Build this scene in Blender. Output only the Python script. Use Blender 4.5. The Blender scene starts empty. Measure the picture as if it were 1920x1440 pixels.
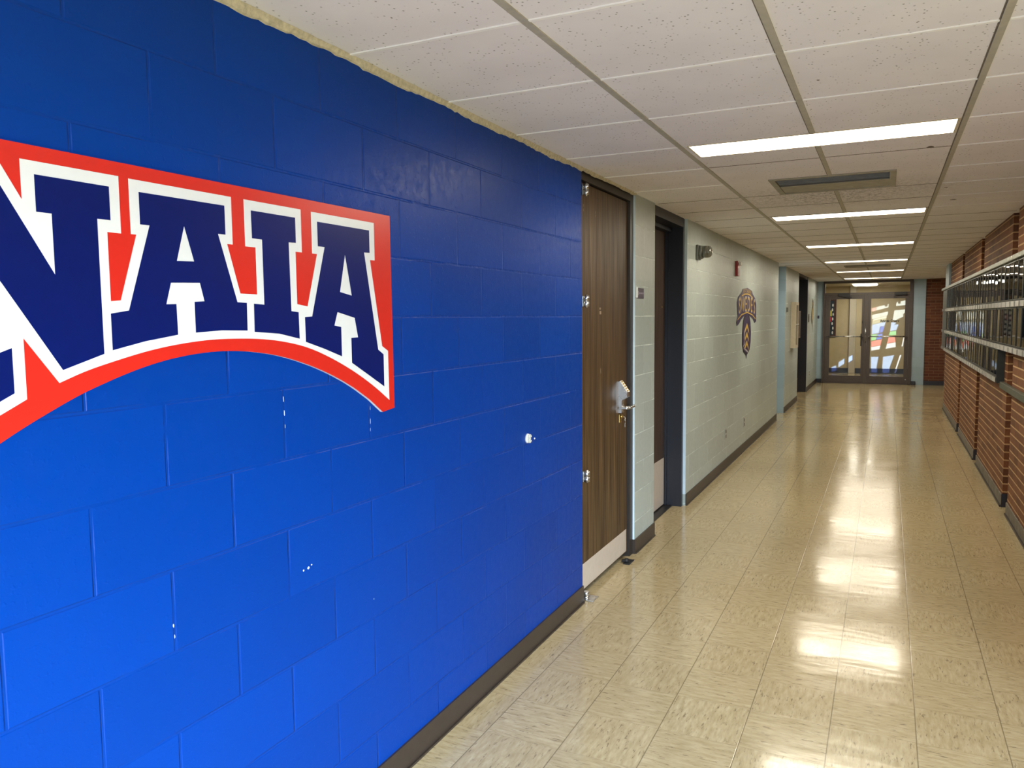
import bpy, bmesh, math, random
from mathutils import Vector, Matrix
from mathutils.geometry import tessellate_polygon

random.seed(7)
S = bpy.context.scene
COL = S.collection

# ------------------------------------------------------------------ camera
YAW, PIT, ROL, FPX = -0.4472, -0.0829, -0.0104, 1464.9
CAMX, CAMZ, H = 1.541, 1.632, 2.459
cy_, sy_ = math.cos(YAW), math.sin(YAW)
cp_, sp_ = math.cos(PIT), math.sin(PIT)
cr_, sr_ = math.cos(ROL), math.sin(ROL)
fwd = Vector((sy_ * cp_, cy_ * cp_, sp_))
rt = Vector((cy_, -sy_, 0))
up = rt.cross(fwd)
rx = cr_ * rt + sr_ * up
ux = -sr_ * rt + cr_ * up
cam = bpy.data.cameras.new('camera')
cam.lens = FPX * 36 / 1920
cam.sensor_width = 36
cam.clip_start = 0.05
co = bpy.data.objects.new('camera', cam)
COL.objects.link(co)
M3 = Matrix((rx, ux, -fwd)).transposed()
co.matrix_world = Matrix.Translation((CAMX, 0, CAMZ)) @ M3.to_4x4()
S.camera = co

# ------------------------------------------------------------------ world, added spot and daylight lamp, exposure
S.view_settings.view_transform = 'Standard'
S.view_settings.look = 'None'
S.view_settings.gamma = 1
S.view_settings.exposure = 0.0
S.view_settings.use_curve_mapping = False
S.cycles.use_denoising = True
S.cycles.max_bounces = 10
S.cycles.diffuse_bounces = 6
S.cycles.transparent_max_bounces = 12
S.cycles.caustics_reflective = False
S.cycles.caustics_refractive = False
S.cycles.sample_clamp_indirect = 4.0
S.cycles.adaptive_threshold = 0.005
w = bpy.data.worlds.new('world')
S.world = w
w.use_nodes = True
w.node_tree.nodes['Background'].inputs[0].default_value = (0.55, 0.75, 1.0, 1)
w.node_tree.nodes['Background'].inputs[1].default_value = 1.2
w.cycles.sampling_method = 'NONE'

SPOT_D = Vector((-1, .9, -.3)).normalized()
SPOT_P = Vector((2.9, 22.7, 1.5)) - SPOT_D * 60      # added spot that throws coloured patches through the made-up foyer window
sl = bpy.data.lights.new('patch_spot', 'SPOT')
sl.energy = 40 * 4 * math.pi * 3600
sl.spot_size = math.radians(9)
sl.spot_blend = .1
sl.shadow_soft_size = .22
sl.color = (1, .96, .9)
so = bpy.data.objects.new('patch_spot', sl)
so.rotation_euler = SPOT_D.to_track_quat('-Z', 'Y').to_euler()
so.location = SPOT_P
COL.objects.link(so)

al = bpy.data.lights.new('added_daylight', 'AREA')   # added lamp for the daylight from behind, set at a made-up lobby window
al.shape = 'RECTANGLE'
al.size, al.size_y = 2.0, 1.9
al.energy = 1230
al.spread = math.radians(115)
al.color = (.70, .85, 1.0)
ao = bpy.data.objects.new('added_daylight', al)
ao.location = (3.75, -2.25, 1.35)
ao.rotation_euler = Vector((-1, .75, -1.35)).to_track_quat('-Z', 'Y').to_euler()
COL.objects.link(ao)

LAMP_E = 37.0

# ------------------------------------------------------------------ node helpers
def mat(name, base=(.5, .5, .5), rough=.5, metal=0, coat=0, spec=.5):
    m = bpy.data.materials.new(name)
    m.use_nodes = True
    b = m.node_tree.nodes['Principled BSDF']
    b.inputs['Base Color'].default_value = (*base, 1)
    b.inputs['Roughness'].default_value = rough
    b.inputs['Metallic'].default_value = metal
    b.inputs['Coat Weight'].default_value = coat
    b.inputs['Specular IOR Level'].default_value = spec
    return m

class NT:
    def __init__(s, m):
        s.t = m.node_tree
        s.b = s.t.nodes['Principled BSDF']
        s.o = s.t.nodes.new('ShaderNodeTexCoord').outputs['Object']
    def n(s, typ, ins=None, **kw):
        x = s.t.nodes.new(typ)
        for k, v in kw.items():
            setattr(x, k, v)
        for k, v in (ins or {}).items():
            if hasattr(v, 'is_output') or isinstance(v, bpy.types.NodeSocket):
                s.t.links.new(v, x.inputs[k])
            else:
                x.inputs[k].default_value = v
        return x
    def math(s, op, a, b=None, c=None, clamp=False):
        d = {0: a}
        if b is not None: d[1] = b
        if c is not None: d[2] = c
        return s.n('ShaderNodeMath', d, operation=op, use_clamp=clamp).outputs[0]
    def sep(s):
        x = s.n('ShaderNodeSeparateXYZ', {0: s.o})
        return x.outputs[0], x.outputs[1], x.outputs[2]
    def vec(s, a, b, c=0.0):
        return s.n('ShaderNodeCombineXYZ', {0: a, 1: b, 2: c}).outputs[0]
    def scale(s, sc, v=None):
        return s.n('ShaderNodeMapping', {0: v or s.o, 3: sc}).outputs[0]
    def noise(s, scale=5, detail=3, rough=.5, v=None):
        return s.n('ShaderNodeTexNoise', {'Vector': v or s.o, 'Scale': scale, 'Detail': detail, 'Roughness': rough}).outputs[0]
    def ramp(s, f, *st):
        r = s.n('ShaderNodeValToRGB', {0: f})
        e = r.color_ramp.elements
        e[0].position, e[0].color = st[0][0], (*st[0][1], 1)
        e[1].position, e[1].color = st[-1][0], (*st[-1][1], 1)
        for p, c in st[1:-1]:
            k = e.new(p); k.color = (*c, 1)
        return r.outputs[0]
    def mix(s, f, a, b, typ='MIX'):
        def cc(v): return (*v, 1) if isinstance(v, tuple) and len(v) == 3 else v
        return s.n('ShaderNodeMixRGB', {0: f, 1: cc(a), 2: cc(b)}, blend_type=typ).outputs[0]
    def rng(s, v, a, b, c, d):
        return s.n('ShaderNodeMapRange', {0: v, 1: a, 2: b, 3: c, 4: d}).outputs[0]
    def bump(s, hgt, strength=.3, dist=.005, nrm=None):
        d = {'Height': hgt, 'Strength': strength, 'Distance': dist}
        if nrm: d['Normal'] = nrm
        return s.n('ShaderNodeBump', d).outputs[0]
    def set(s, k, v):
        if isinstance(v, bpy.types.NodeSocket): s.t.links.new(v, s.b.inputs[k])
        else: s.b.inputs[k].default_value = v

def block_mat(name, base, rough, chips=False, joint=0.5, spec=.5, pit=.25, tint=.12):
    """painted concrete blocks, 16 x 8 inch, running bond"""
    m = mat(name, base, rough, spec=spec)
    t = NT(m)
    x, y, z = t.sep()
    u = t.math('SUBTRACT', t.math('ADD', y, x), 1.099 + .0025)
    v = t.math('SUBTRACT', z, .0234 - .004)
    br = t.n('ShaderNodeTexBrick', {'Vector': t.vec(u, v), 'Scale': 1.0, 'Mortar Size': .0055, 'Mortar Smooth': .6,
                                    'Brick Width': .4064, 'Row Height': .2032, 'Color1': (0, 0, 0, 1), 'Color2': (1, 1, 1, 1)})
    br.offset = .5
    fac = br.outputs['Fac']
    n1 = t.noise(2.2, 3)
    n2 = t.noise(230, 3, .6)
    n3 = t.noise(28, 4, .6)
    breakup = t.rng(t.noise(4.5, 4, .65), .40, .60, .06, 1.0)
    pits = t.rng(n2, .60, .72, 0, 1)
    wear = t.rng(n1, .4, .7, .2, 1.0)
    hgt = t.math('SUBTRACT', t.math('SUBTRACT', 0.0, t.math('MULTIPLY', fac, t.math('MULTIPLY', breakup, joint))), t.math('MULTIPLY', t.math('MULTIPLY', pits, wear), pit))
    hgt = t.math('ADD', hgt, t.math('ADD', t.math('MULTIPLY', n3, .10), t.math('MULTIPLY', t.rng(t.noise(75, 2, .5), .58, .75, 0, 1), .12)))
    t.set('Normal', t.bump(hgt, .55, .006))
    c = t.mix(t.rng(n1, .3, .7, 0, .12), tuple(base), tuple(min(1, q * 1.25) for q in base))
    bv = t.mix(.06, c, br.outputs['Color'], 'OVERLAY')
    c = t.mix(t.math('MULTIPLY', t.math('MULTIPLY', fac, breakup), tint), bv, tuple(min(1, q * 1.7 + .02) for q in base))
    t.set('Base Color', c)
    t.set('Roughness', t.rng(n3, .3, .7, rough - .06, rough + .1))
    return m

def wood_mat(name, a, b, rough=.4):
    m = mat(name, a, rough, spec=.3)
    t = NT(m)
    v = t.scale((30, 22, .7))
    n1 = t.noise(1.6, 5, .65, v)
    n2 = t.noise(9, 3, .6, t.scale((12, 14, .25)))
    c = t.ramp(n1, (.3, a), (.55, tuple((p + q) / 2 for p, q in zip(a, b))), (.75, b))
    c = t.mix(t.rng(n2, .45, .7, 0, .5), c, tuple(q * .45 for q in a))
    t.set('Base Color', c)
    t.set('Roughness', t.rng(n2, .3, .7, rough - .05, rough + .15))
    t.set('Normal', t.bump(n1, .08, .002))
    return m

def metal_mat(name, c, rough=.3, metal=1.0):
    m = mat(name, c, rough, metal)
    t = NT(m)
    n = t.noise(18, 2, .5)
    t.set('Roughness', t.rng(n, .3, .7, max(.05, rough - .08), rough + .12))
    return m

def plain(name, c, rough=.5, var=.12, scale=25, coat=0, metal=0):
    m = mat(name, c, rough, metal, coat)
    t = NT(m)
    n = t.noise(scale, 4, .6)
    t.set('Base Color', t.mix(t.rng(n, .3, .7, 0, 1), tuple(max(0, q * (1 - var)) for q in c), tuple(min(1, q * (1 + var)) for q in c)))
    t.set('Normal', t.bump(n, .06, .002))
    return m

def emit(name, c, e):
    m = mat(name, (.8, .8, .8), .5)
    b = m.node_tree.nodes['Principled BSDF']
    b.inputs['Emission Color'].default_value = (*c, 1)
    b.inputs['Emission Strength'].default_value = e
    return m

BLUE = block_mat('blue_block_paint', (.0001, .032, .225), .36, joint=1.15, tint=.05, spec=.10, pit=.12)
PALE = block_mat('pale_block_paint', (.385, .445, .425), .36, joint=.7, pit=.12, tint=.8)
SKYB = block_mat('daylit_blue_paint', (.34, .455, .54), .4, joint=.25, pit=.05)  # light blue holds the daylight tint of the viewer-facing walls
WOOD = wood_mat('dark_oak_veneer', (.026, .013, .006), (.150, .088, .036), .42)
WOOD2 = wood_mat('darker_oak_veneer', (.040, .022, .013), (.075, .045, .027), .42)
FRAME = plain('bronze_paint', (.020, .015, .012), .45)
NAVY = plain('dark_navy_paint', (.010, .011, .018), .45)
STEEL = metal_mat('satin_chrome', (.62, .62, .62), .28)
DARKM = plain('black_metal', (.012, .012, .013), .4)
BRASS = metal_mat('aged_brass', (.45, .32, .12), .35)
VINYL = plain('brown_vinyl_base', (.030, .021, .016), .42)
NVINYL = plain('navy_vinyl_base', (.03, .033, .05), .35)
KICK = plain('beige_laminate_plate', (.50, .43, .36), .35, .05)
CREAM = plain('cream_enamel', (.62, .55, .42), .4, .05)
WHITEP = plain('white_paint', (.75, .76, .74), .45, .05)
GREYP = plain('grey_plastic', (.12, .13, .115), .35)
REDP = plain('red_plastic', (.28, .02, .015), .3)
PURPLE = plain('purple_plastic', (.045, .03, .07), .4)
BEAD = plain('cream_filler', (.50, .45, .32), .8, .25, 60)
CONC = plain('concrete_curb', (.16, .14, .11), .7, .3, 14)
BRONZE = plain('bronze_aluminium', (.080, .064, .060), .42)
RAIL = metal_mat('grey_green_rail', (.20, .21, .17), .33, .75)
CASE = plain('charcoal_case', (.020, .023, .020), .4)
PLATE = metal_mat('silver_name_plate', (.50, .49, .46), .5, .4)
TAN = plain('tan_foyer_paint', (.50, .41, .24), .6, .05, 8)

# ---- red brick, long joints light, head joints the colour of the brick
def brick_mat(name, cols, mortar, zoff=0.0, head=.25, axis='y', hstr=1.0):
    m = mat(name, cols[0], .75)
    t = NT(m)
    x, y, z = t.sep()
    u = y if axis == 'y' else x
    br = t.n('ShaderNodeTexBrick', {'Vector': t.vec(u, t.math('SUBTRACT', z, zoff)), 'Scale': 1.0, 'Mortar Size': .005, 'Mortar Smooth': .3,
                                    'Brick Width': .2032, 'Row Height': .0678, 'Color1': (0, 0, 0, 1), 'Color2': (1, 1, 1, 1), 'Bias': 0.0})
    cell = t.noise(2.5, 2, .5, t.scale((1, 4, 14)))
    wn = t.n('ShaderNodeTexWhiteNoise', {'Vector': t.vec(t.math('FLOOR', t.math('DIVIDE', u, .2032)), t.math('FLOOR', t.math('DIVIDE', t.math('SUBTRACT', z, zoff), .0678)))}).outputs[0]
    c = t.ramp(t.math('ADD', t.math('MULTIPLY', wn, .6), t.math('MULTIPLY', cell, .4)), (.2, cols[0]), (.5, cols[1]), (.85, cols[2]))
    c = t.mix(t.rng(t.noise(90, 3, .6), .4, .7, 0, .35), c, tuple(q * .6 for q in cols[0]))
    fr = t.math('FRACT', t.math('ADD', t.math('DIVIDE', t.math('SUBTRACT', z, zoff), .0678), .5))
    d = t.math('ABSOLUTE', t.math('SUBTRACT', fr, .5))
    wob = t.math('MULTIPLY', t.math('SUBTRACT', t.noise(9, 2), .5), .05)
    hm = t.rng(t.math('ADD', d, wob), .07, .095, 1, 0)
    c = t.mix(t.math('MULTIPLY', br.outputs['Fac'], head), c, mortar)
    c = t.mix(t.math('MULTIPLY', hm, hstr), c, mortar)
    t.set('Base Color', c)
    hgt = t.math('ADD', t.math('MULTIPLY', t.noise(70, 3), .2), t.math('MULTIPLY', t.math('MAXIMUM', hm, t.math('MULTIPLY', br.outputs['Fac'], .4)), -1.0))
    t.set('Normal', t.bump(hgt, .5, .005))
    return m

BRICK = brick_mat('orange_brown_brick', [(.105, .035, .010), (.17, .057, .017), (.215, .080, .027)], (.46, .29, .14), -.004, .18)
BRICKB = brick_mat('dark_red_brick', [(.09, .026, .011), (.13, .038, .016), (.17, .052, .020)], (.19, .11, .06), 0, .9, 'x', .8)

# ---- floor tile
def floor_mat():
    m = mat('vinyl_floor_tile', (.45, .38, .26), .2)
    t = NT(m)
    x, y, z = t.sep()
    TW = .3048
    X0, Y0 = .1455, .196
    fx = t.math('DIVIDE', t.math('SUBTRACT', x, X0), .308)
    fy = t.math('DIVIDE', t.math('SUBTRACT', y, Y0), TW)
    ix, iy = t.math('FLOOR', fx), t.math('FLOOR', fy)
    par = t.math('MODULO', t.math('ABSOLUTE', t.math('ADD', ix, iy)), 2.0)
    wn = t.n('ShaderNodeTexWhiteNoise', {'Vector': t.vec(ix, iy)})
    rnd = wn.outputs[0]
    off = t.math('MULTIPLY', rnd, 37.0)
    va = t.vec(t.math('ADD', t.math('MULTIPLY', x, 12), off), t.math('MULTIPLY', y, 60))
    vb = t.vec(t.math('ADD', t.math('MULTIPLY', x, 60), off), t.math('MULTIPLY', y, 12))
    vv = t.n('ShaderNodeMixRGB', {0: par, 1: va, 2: vb}).outputs[0]
    n1 = t.noise(1.0, 4, .62, vv)
    n2 = t.noise(1.9, 3, .65, vv)
    n4 = t.noise(.8, 2, .5, vv)
    base = t.ramp(n1, (.28, (.36, .285, .15)), (.5, (.46, .375, .215)), (.74, (.55, .465, .29)))
    base = t.mix(t.math('MULTIPLY', t.rng(n2, .55, .63, 0, .85), t.rng(n4, .45, .6, .1, 1)), base, (.17, .125, .07))
    base = t.mix(t.rng(rnd, 0, 1, 0, .18), base, (.34, .26, .14))
    big = t.noise(.9, 3)
    base = t.mix(t.rng(big, .4, .75, 0, .22), base, (.25, .18, .09))
    dx = t.math('ABSOLUTE', t.math('SUBTRACT', t.math('FRACT', t.math('ADD', fx, .5)), .5))
    dy = t.math('ABSOLUTE', t.math('SUBTRACT', t.math('FRACT', t.math('ADD', fy, .5)), .5))
    sx = t.rng(dx, .004, .009, 1, 0)
    sy = t.math('MULTIPLY', t.rng(dy, .003, .007, 1, 0), .35)
    seam = t.math('MAXIMUM', sx, sy)
    base = t.mix(t.math('MULTIPLY', seam, .65), base, (.10, .07, .035))
    t.set('Base Color', base)
    wav = t.noise(2.2, 2, .5, t.scale((1.2, 3.2, 1)))
    wav2 = t.noise(11, 3, .55, t.scale((1, 2.6, 1)))
    tilt = t.math('MULTIPLY', rnd, .0)
    hgt = t.math('ADD', t.math('MULTIPLY', wav, 1.0), t.math('MULTIPLY', wav2, .09))
    hgt = t.math('SUBTRACT', hgt, t.math('MULTIPLY', seam, .1))
    t.set('Normal', t.bump(hgt, .15, .01))
    t.set('Roughness', t.rng(t.noise(3, 4, .6), .3, .7, .10, .18))
    t.set('Specular IOR Level', .42)
    return m
FLOOR = floor_mat()

# ---- ceiling tile
def ceil_mat():
    m = mat('mineral_ceiling_tile', (.60, .57, .55), .9, spec=.2)
    t = NT(m)
    vo = t.n('ShaderNodeTexVoronoi', {'Vector': t.scale((1, .8, 1)), 'Scale': 58.0, 'Randomness': 1.0})
    spots = t.rng(vo.outputs['Distance'], .13, .20, 1, 0)
    gate = t.rng(t.noise(11, 3, .6), .42, .56, 0, 1)
    x, y, z = t.sep()
    n = t.noise(3, 3)
    base = t.ramp(n, (.3, (.80, .775, .82)), (.7, (.87, .845, .89)))
    k = t.math('MULTIPLY', spots, gate)
    base = t.mix(t.math('MULTIPLY', k, .75), base, (.16, .14, .12))
    # grime blown out of the first vent
    dxx = t.math('SUBTRACT', x, 1.2)
    dyy = t.math('SUBTRACT', y, 5.9)
    r = t.math('SQRT', t.math('ADD', t.math('MULTIPLY', t.math('MULTIPLY', dxx, dxx), 1.5), t.math('MULTIPLY', t.math('MULTIPLY', dyy, dyy), 2.2)))
    gr = t.math('MULTIPLY', t.rng(r, .2, 1.1, 1, 0), t.rng(t.noise(45, 4, .75), .47, .58, 0, 1))
    base = t.mix(t.math('MULTIPLY', gr, .6), base, (.12, .10, .08))
    t.set('Base Color', base)
    t.set('Normal', t.bump(t.math('ADD', t.math('MULTIPLY', t.noise(160, 3, .6), .4), t.math('MULTIPLY', k, -1)), .3, .003))
    return m
CEIL = ceil_mat()
TEE = plain('painted_tee_bar', (.40, .375, .32), .5, .1)
JOINTW = plain('daylit_joint', (.93, .92, .92), .6, .03)
JOINTD = plain('shadowed_joint', (.15, .12, .09), .8, .3)
LENS = emit('lamp_lens', (1.0, .90, .72), 8)
LENS.cycles.emission_sampling = 'NONE'

# ------------------------------------------------------------------ mesh helpers
def nbm(): return bmesh.new()
def box(bm, lo, hi, mi=0, bev=0):
    vs = [bm.verts.new((x, y, z)) for x in (lo[0], hi[0]) for y in (lo[1], hi[1]) for z in (lo[2], hi[2])]
    fs = []
    for q in ((0, 1, 3, 2), (4, 6, 7, 5), (0, 4, 5, 1), (2, 3, 7, 6), (0, 2, 6, 4), (1, 5, 7, 3)):
        f = bm.faces.new([vs[i] for i in q]); f.material_index = mi; fs.append(f)
    if bev:
        es = list({e for f in fs for e in f.edges})
        r = bmesh.ops.bevel(bm, geom=es, offset=bev, segments=2, affect='EDGES', profile=.5)
        for f in r['faces']: f.material_index = mi
    return fs
def cyl(bm, p0, p1, r0, r1=None, n=20, mi=0, cap=True):
    r1 = r0 if r1 is None else r1
    p0, p1 = Vector(p0), Vector(p1)
    d = (p1 - p0)
    q = d.to_track_quat('Z', 'Y').to_matrix().to_4x4()
    r = bmesh.ops.create_cone(bm, cap_ends=cap, segments=n, radius1=r0, radius2=max(r1, 1e-5), depth=d.length,
                              matrix=Matrix.Translation((p0 + p1) / 2) @ q)
    for f in {f for v in r['verts'] for f in v.link_faces}: f.material_index = mi; f.smooth = len(f.verts) == 4
def ball(bm, c, r, sc=(1, 1, 1), mi=0, n=20):
    R_ = bmesh.ops.create_uvsphere(bm, u_segments=n, v_segments=n // 2, radius=r, matrix=Matrix.Translation(c) @ Matrix.Diagonal((*sc, 1)))
    for f in {f for v in R_['verts'] for f in v.link_faces}: f.material_index = mi; f.smooth = True
def tube(bm, pts, r, n=10, mi=0):
    for a, b in zip(pts, pts[1:]): cyl(bm, a, b, r, n=n, mi=mi)
    for p in pts[1:-1]: ball(bm, p, r, n=10, mi=mi)
def prism(bm, loops, conv, d0, d1, mi=0, side=None):
    """extrude 2D loops (first outer, others holes) between depth d0 and d1; conv(u, v, d) -> xyz"""
    side = mi if side is None else side
    flat = [p for l in loops for p in l]
    tris = tessellate_polygon([[Vector((p[0], p[1], 0)) for p in l] for l in loops])
    va = [bm.verts.new(conv(p[0], p[1], d0)) for p in flat]
    vb = [bm.verts.new(conv(p[0], p[1], d1)) for p in flat]
    for t in tris:
        try:
            f = bm.faces.new([vb[i] for i in t]); f.material_index = mi
            f = bm.faces.new([va[i] for i in reversed(t)]); f.material_index = mi
        except ValueError: pass
    k = 0
    for l in loops:
        n = len(l)
        for i in range(n):
            j = (i + 1) % n
            f = bm.faces.new([va[k + i], va[k + j], vb[k + j], vb[k + i]]); f.material_index = side
        k += n
WALLX = lambda u, v, d: (d, u, v)     # u=y, v=z, depth along x
ENDY = lambda u, v, d: (u, d, v)

def obj(name, bm, ms, parent=None, loc=None):
    me = bpy.data.meshes.new(name)
    bmesh.ops.recalc_face_normals(bm, faces=bm.faces)
    bm.to_mesh(me); bm.free()
    for m in (ms if isinstance(ms, (list, tuple)) else [ms]): me.materials.append(m)
    o = bpy.data.objects.new(name, me)
    COL.objects.link(o)
    if parent:
        o.parent = parent
        if not loc: o.location = -parent.location if parent.get('wc') else (0, 0, 0)
    if loc: o.location = loc
    return o
def thing(name, label, cat, group=None, loc=(0, 0, 0)):
    o = bpy.data.objects.new(name, None); COL.objects.link(o)
    o.location = loc; o['label'] = label; o['category'] = cat
    o.empty_display_size = .1
    if group: o['group'] = group
    return o
def tag(o, label, cat, group=None):
    o['label'] = label; o['category'] = cat
    if group: o['group'] = group
    return o
def struct(name, bm, ms, label=None):
    o = obj(name, bm, ms); o['kind'] = 'structure'
    if label: o['label'] = label
    return o
def recenter(t, kids):
    """put the empty of a thing at its base without moving the parts"""
    pass
def B(name, lo, hi, m, parent=None, bev=0, label=None):
    bm = nbm(); box(bm, lo, hi, 0, bev)
    o = obj(name, bm, m, parent)
    if label: o['label'] = label
    return o
def text_mesh(body, size, m, name, parent, mw, ext=.0006, sx=1, align='CENTER', bold=0):
    cu = bpy.data.curves.new('tmp', 'FONT'); cu.body = body; cu.size = size; cu.extrude = ext; cu.offset = bold
    cu.align_x = align; cu.align_y = 'CENTER'
    o = bpy.data.objects.new('tmp', cu); COL.objects.link(o)
    dg = bpy.context.evaluated_depsgraph_get(); dg.update()
    me = bpy.data.meshes.new_from_object(o.evaluated_get(dg))
    bpy.data.objects.remove(o)
    me.transform(mw @ Matrix.Diagonal((sx, 1, 1, 1)))
    me.materials.clear(); me.materials.append(m); me.name = name
    r = bpy.data.objects.new(name, me); COL.objects.link(r); r.parent = parent
    return r
# text lying on the left wall, reading along +y, facing +x
def on_left(x, y, z): return Matrix(((0, 0, 1, x), (1, 0, 0, y), (0, 1, 0, z), (0, 0, 0, 1)))
# text on a surface facing -y reading along +x
def on_end(x, y, z): return Matrix(((1, 0, 0, x), (0, 0, -1, y), (0, 1, 0, z), (0, 0, 0, 1)))

YB = -2.0     # entrance behind the viewer
YE = 20.5     # end wall
# ------------------------------------------------------------------ floor
bm = nbm(); box(bm, (-.8, YB - 3, -.1), (5.3, 24.4, 0)); struct('floor', bm, FLOOR)

bm = nbm(); box(bm, (-14, -26, -.2), (16, YB - 3, -.04)); struct('ground', bm, plain('outdoor_paving', (.42, .40, .37), .8))
# ------------------------------------------------------------------ left wall
bm = nbm(); box(bm, (-.3, YB, 0), (0, 4.125, H + .05)); struct('wall_left', bm, BLUE, 'glossy blue painted block wall')
bm = nbm()
box(bm, (-.3, 5.15, 0), (0, 5.645, H + .05))
box(bm, (-.3, 6.672, 0), (0, 12.84, H + .05))
box(bm, (-.3, 13.83, 0), (0, 15.96, H + .05))
box(bm, (-.3, 17.90, 0), (0, YE, H + .05))
struct('wall_left', bm, PALE, 'pale green-grey painted block wall')
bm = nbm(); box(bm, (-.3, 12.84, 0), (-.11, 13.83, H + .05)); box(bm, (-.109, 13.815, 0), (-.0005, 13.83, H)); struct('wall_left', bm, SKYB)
bm = nbm(); box(bm, (-.045, 5.146, .10), (.0, 5.1499, H)); box(bm, (-.024, 6.669, .10), (.0, 6.6719, H)); struct('trim_9', bm, plain('daylit_edge_paint', (.62, .76, .86), .4, .03), 'block edges beside the two nearest doors, daylight put into their pale blue colour')  # thin strips coloured like daylight falling on the viewer-facing block edges
bm = nbm(); box(bm, (-.5, YB, 0), (-.31, YE, H + .05)); struct('wall_left', bm, FRAME)

# ragged bead of filler where the blue wall meets the ceiling
bm = nbm()
y = YB; prev = None
while y < 5.15:
    d = .018 + .007 * random.random() + .004 * math.sin(y * 9)
    if 4.13 < y: d *= .7
    r = [bm.verts.new((.0, y, H - d)), bm.verts.new((.006 + .004 * random.random(), y, H - d + .003)), bm.verts.new((.013 + .004 * random.random(), y, H - .001)), bm.verts.new((0, y, H - .001))]
    if prev:
        for i in range(3): bm.faces.new([prev[i], prev[i + 1], r[i + 1], r[i]])
    prev = r; y += .02 + .02 * random.random()
struct('trim_1', bm, BEAD, 'ragged cream filler bead under ceiling edge')

# baseboards on the left
def cove(bm, y0, y1, x=0, h=.10, mi=0):
    box(bm, (x, y0, 0), (x + .008, y1, h), mi)
    box(bm, (x + .008, y0, 0), (x + .016, y1, .008), mi)
bm = nbm(); cove(bm, YB, 4.125)
cove(bm, 5.15, 5.65); box(bm, (-.03, 5.142, 0), (.008, 5.15, .10))
cove(bm, 6.672, 12.84); cove(bm, 13.83, 15.96); cove(bm, 17.9, YE - .02)
struct('baseboard_left', bm, VINYL)

# paint chips and scuffs on the blue wall (bare block showing)
bm = nbm()
def chip(y, z, w, h, x=.0006, n=9):
    w *= .7; h *= .75
    vs = [bm.verts.new((x, y + w * math.cos(a * 6.283 / n) * random.uniform(.5, 1), z + h * math.sin(a * 6.283 / n) * random.uniform(.5, 1))) for a in range(n)]
    bm.faces.new(vs)
for y, z, ww, hh in ((1.770, .896, .006, .006), (1.792, .897, .010, .006), (1.806, .903, .006, .004), (1.710, 1.412, .0022, .016), (1.712, 1.372, .0026, .020), (1.713, 1.335, .0016, .012),
                     (2.121, 1.343, .0014, .012), (2.120, 1.298, .0018, .018), (2.119, 1.271, .0012, .010), (1.301, .900, .003, .008), (1.303, .872, .002, .008), (2.115, .694, .003, .004), (3.971, .233, .002, .005)):
    chip(y, z, ww, hh)
o = struct('wall_left_chips', bm, WHITEP); o.name = 'trim_2'; o['label'] = 'small white chips in the blue wall paint'

# ------------------------------------------------------------------ doors on the left
def hinge(parent, y, z, x=-.005):
    bm = nbm()
    box(bm, (x - .03, y - .012, z - .03), (x + .004, y + .012, z + .03), 0, .001)
    cyl(bm, (x + .018, y + .006, z - .03), (x + .018, y + .006, z - .002), .016)
    cyl(bm, (x + .018, y + .006, z + .002), (x + .018, y + .006, z + .03), .016)
    cyl(bm, (x + .018, y + .006, z - .036), (x + .018, y + .006, z + .036), .008)
    return obj('hinge', bm, STEEL, parent)

bm = nbm()
box(bm, (-.29, 4.127, 0), (-.012, 4.15, H)); box(bm, (-.29, 5.075, 0), (-.012, 5.148, H)); box(bm, (-.29, 4.15, 2.402), (-.012, 5.075, H))
box(bm, (-.29, 4.15, 0), (-.08, 5.075, H))
d1 = struct('door_1', bm, FRAME, 'dark brown wooden door with keypad lock beside the blue wall')
bm = nbm(); box(bm, (-.075, 4.155, .035), (-.03, 5.07, 2.396), 0, .002); leaf = obj('door_leaf', bm, WOOD, d1)
bm = nbm(); box(bm, (-.0295, 4.175, .045), (-.0265, 5.045, .197), 0, .001); obj('kick_plate', bm, KICK, leaf)
for z in (1.728, .729, 2.345): hinge(d1, 4.158, z)
bm = nbm()   # floor pivot with its plate
box(bm, (-.03, 4.15, 0), (.055, 4.245, .006), 0, .001); cyl(bm, (.0, 4.185, .004), (.0, 4.185, .022), .02); cyl(bm, (0, 4.185, .024), (0, 4.185, .045), .017)
obj('floor_pivot', bm, STEEL, d1)
# keypad lock: wedge body in profile, lever, key cylinder
kl = bpy.data.objects.new('keypad_lock', None); COL.objects.link(kl); kl.parent = d1
bm = nbm()
prof = [(-.03, 1.215), (-.022, 1.222), (.028, 1.150), (.028, 1.118), (-.008, 1.095), (-.010, 1.012), (-.03, 1.012)]
prism(bm, [prof], lambda u, v, d: (u, d, v), 4.885, 4.945)
obj('lock_body', bm, STEEL, kl)
bm = nbm()
for i in range(5):
    t_ = (i + .5) / 5
    c = Vector((-.022 + .05 * t_, 0, 1.222 - .072 * t_))
    cyl(bm, (c.x - .001, 4.915, c.z - .001), (c.x + .006, 4.915, c.z + .0045), .006, n=12)
obj('button', bm, BRASS, kl)
bm = nbm(); cyl(bm, (-.03, 4.915, 1.045), (.035, 4.915, 1.045), .010); cyl(bm, (-.012, 4.915, 1.045), (-.006, 4.915, 1.045), .022)
tube(bm, [(.03, 4.915, 1.045), (.04, 4.93, 1.046), (.04, 5.01, 1.05)], .009)
box(bm, (-.028, 4.875, 1.038), (.03, 4.89, 1.052), 0, .002)
obj('lever', bm, STEEL, kl)
bm = nbm(); box(bm, (-.0305, 4.895, .945), (-.027, 4.945, 1.0), 0, .001); cyl(bm, (-.03, 4.92, .985), (-.012, 4.92, .985), .012)
obj('key_cylinder', bm, BRASS, kl)
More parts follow.
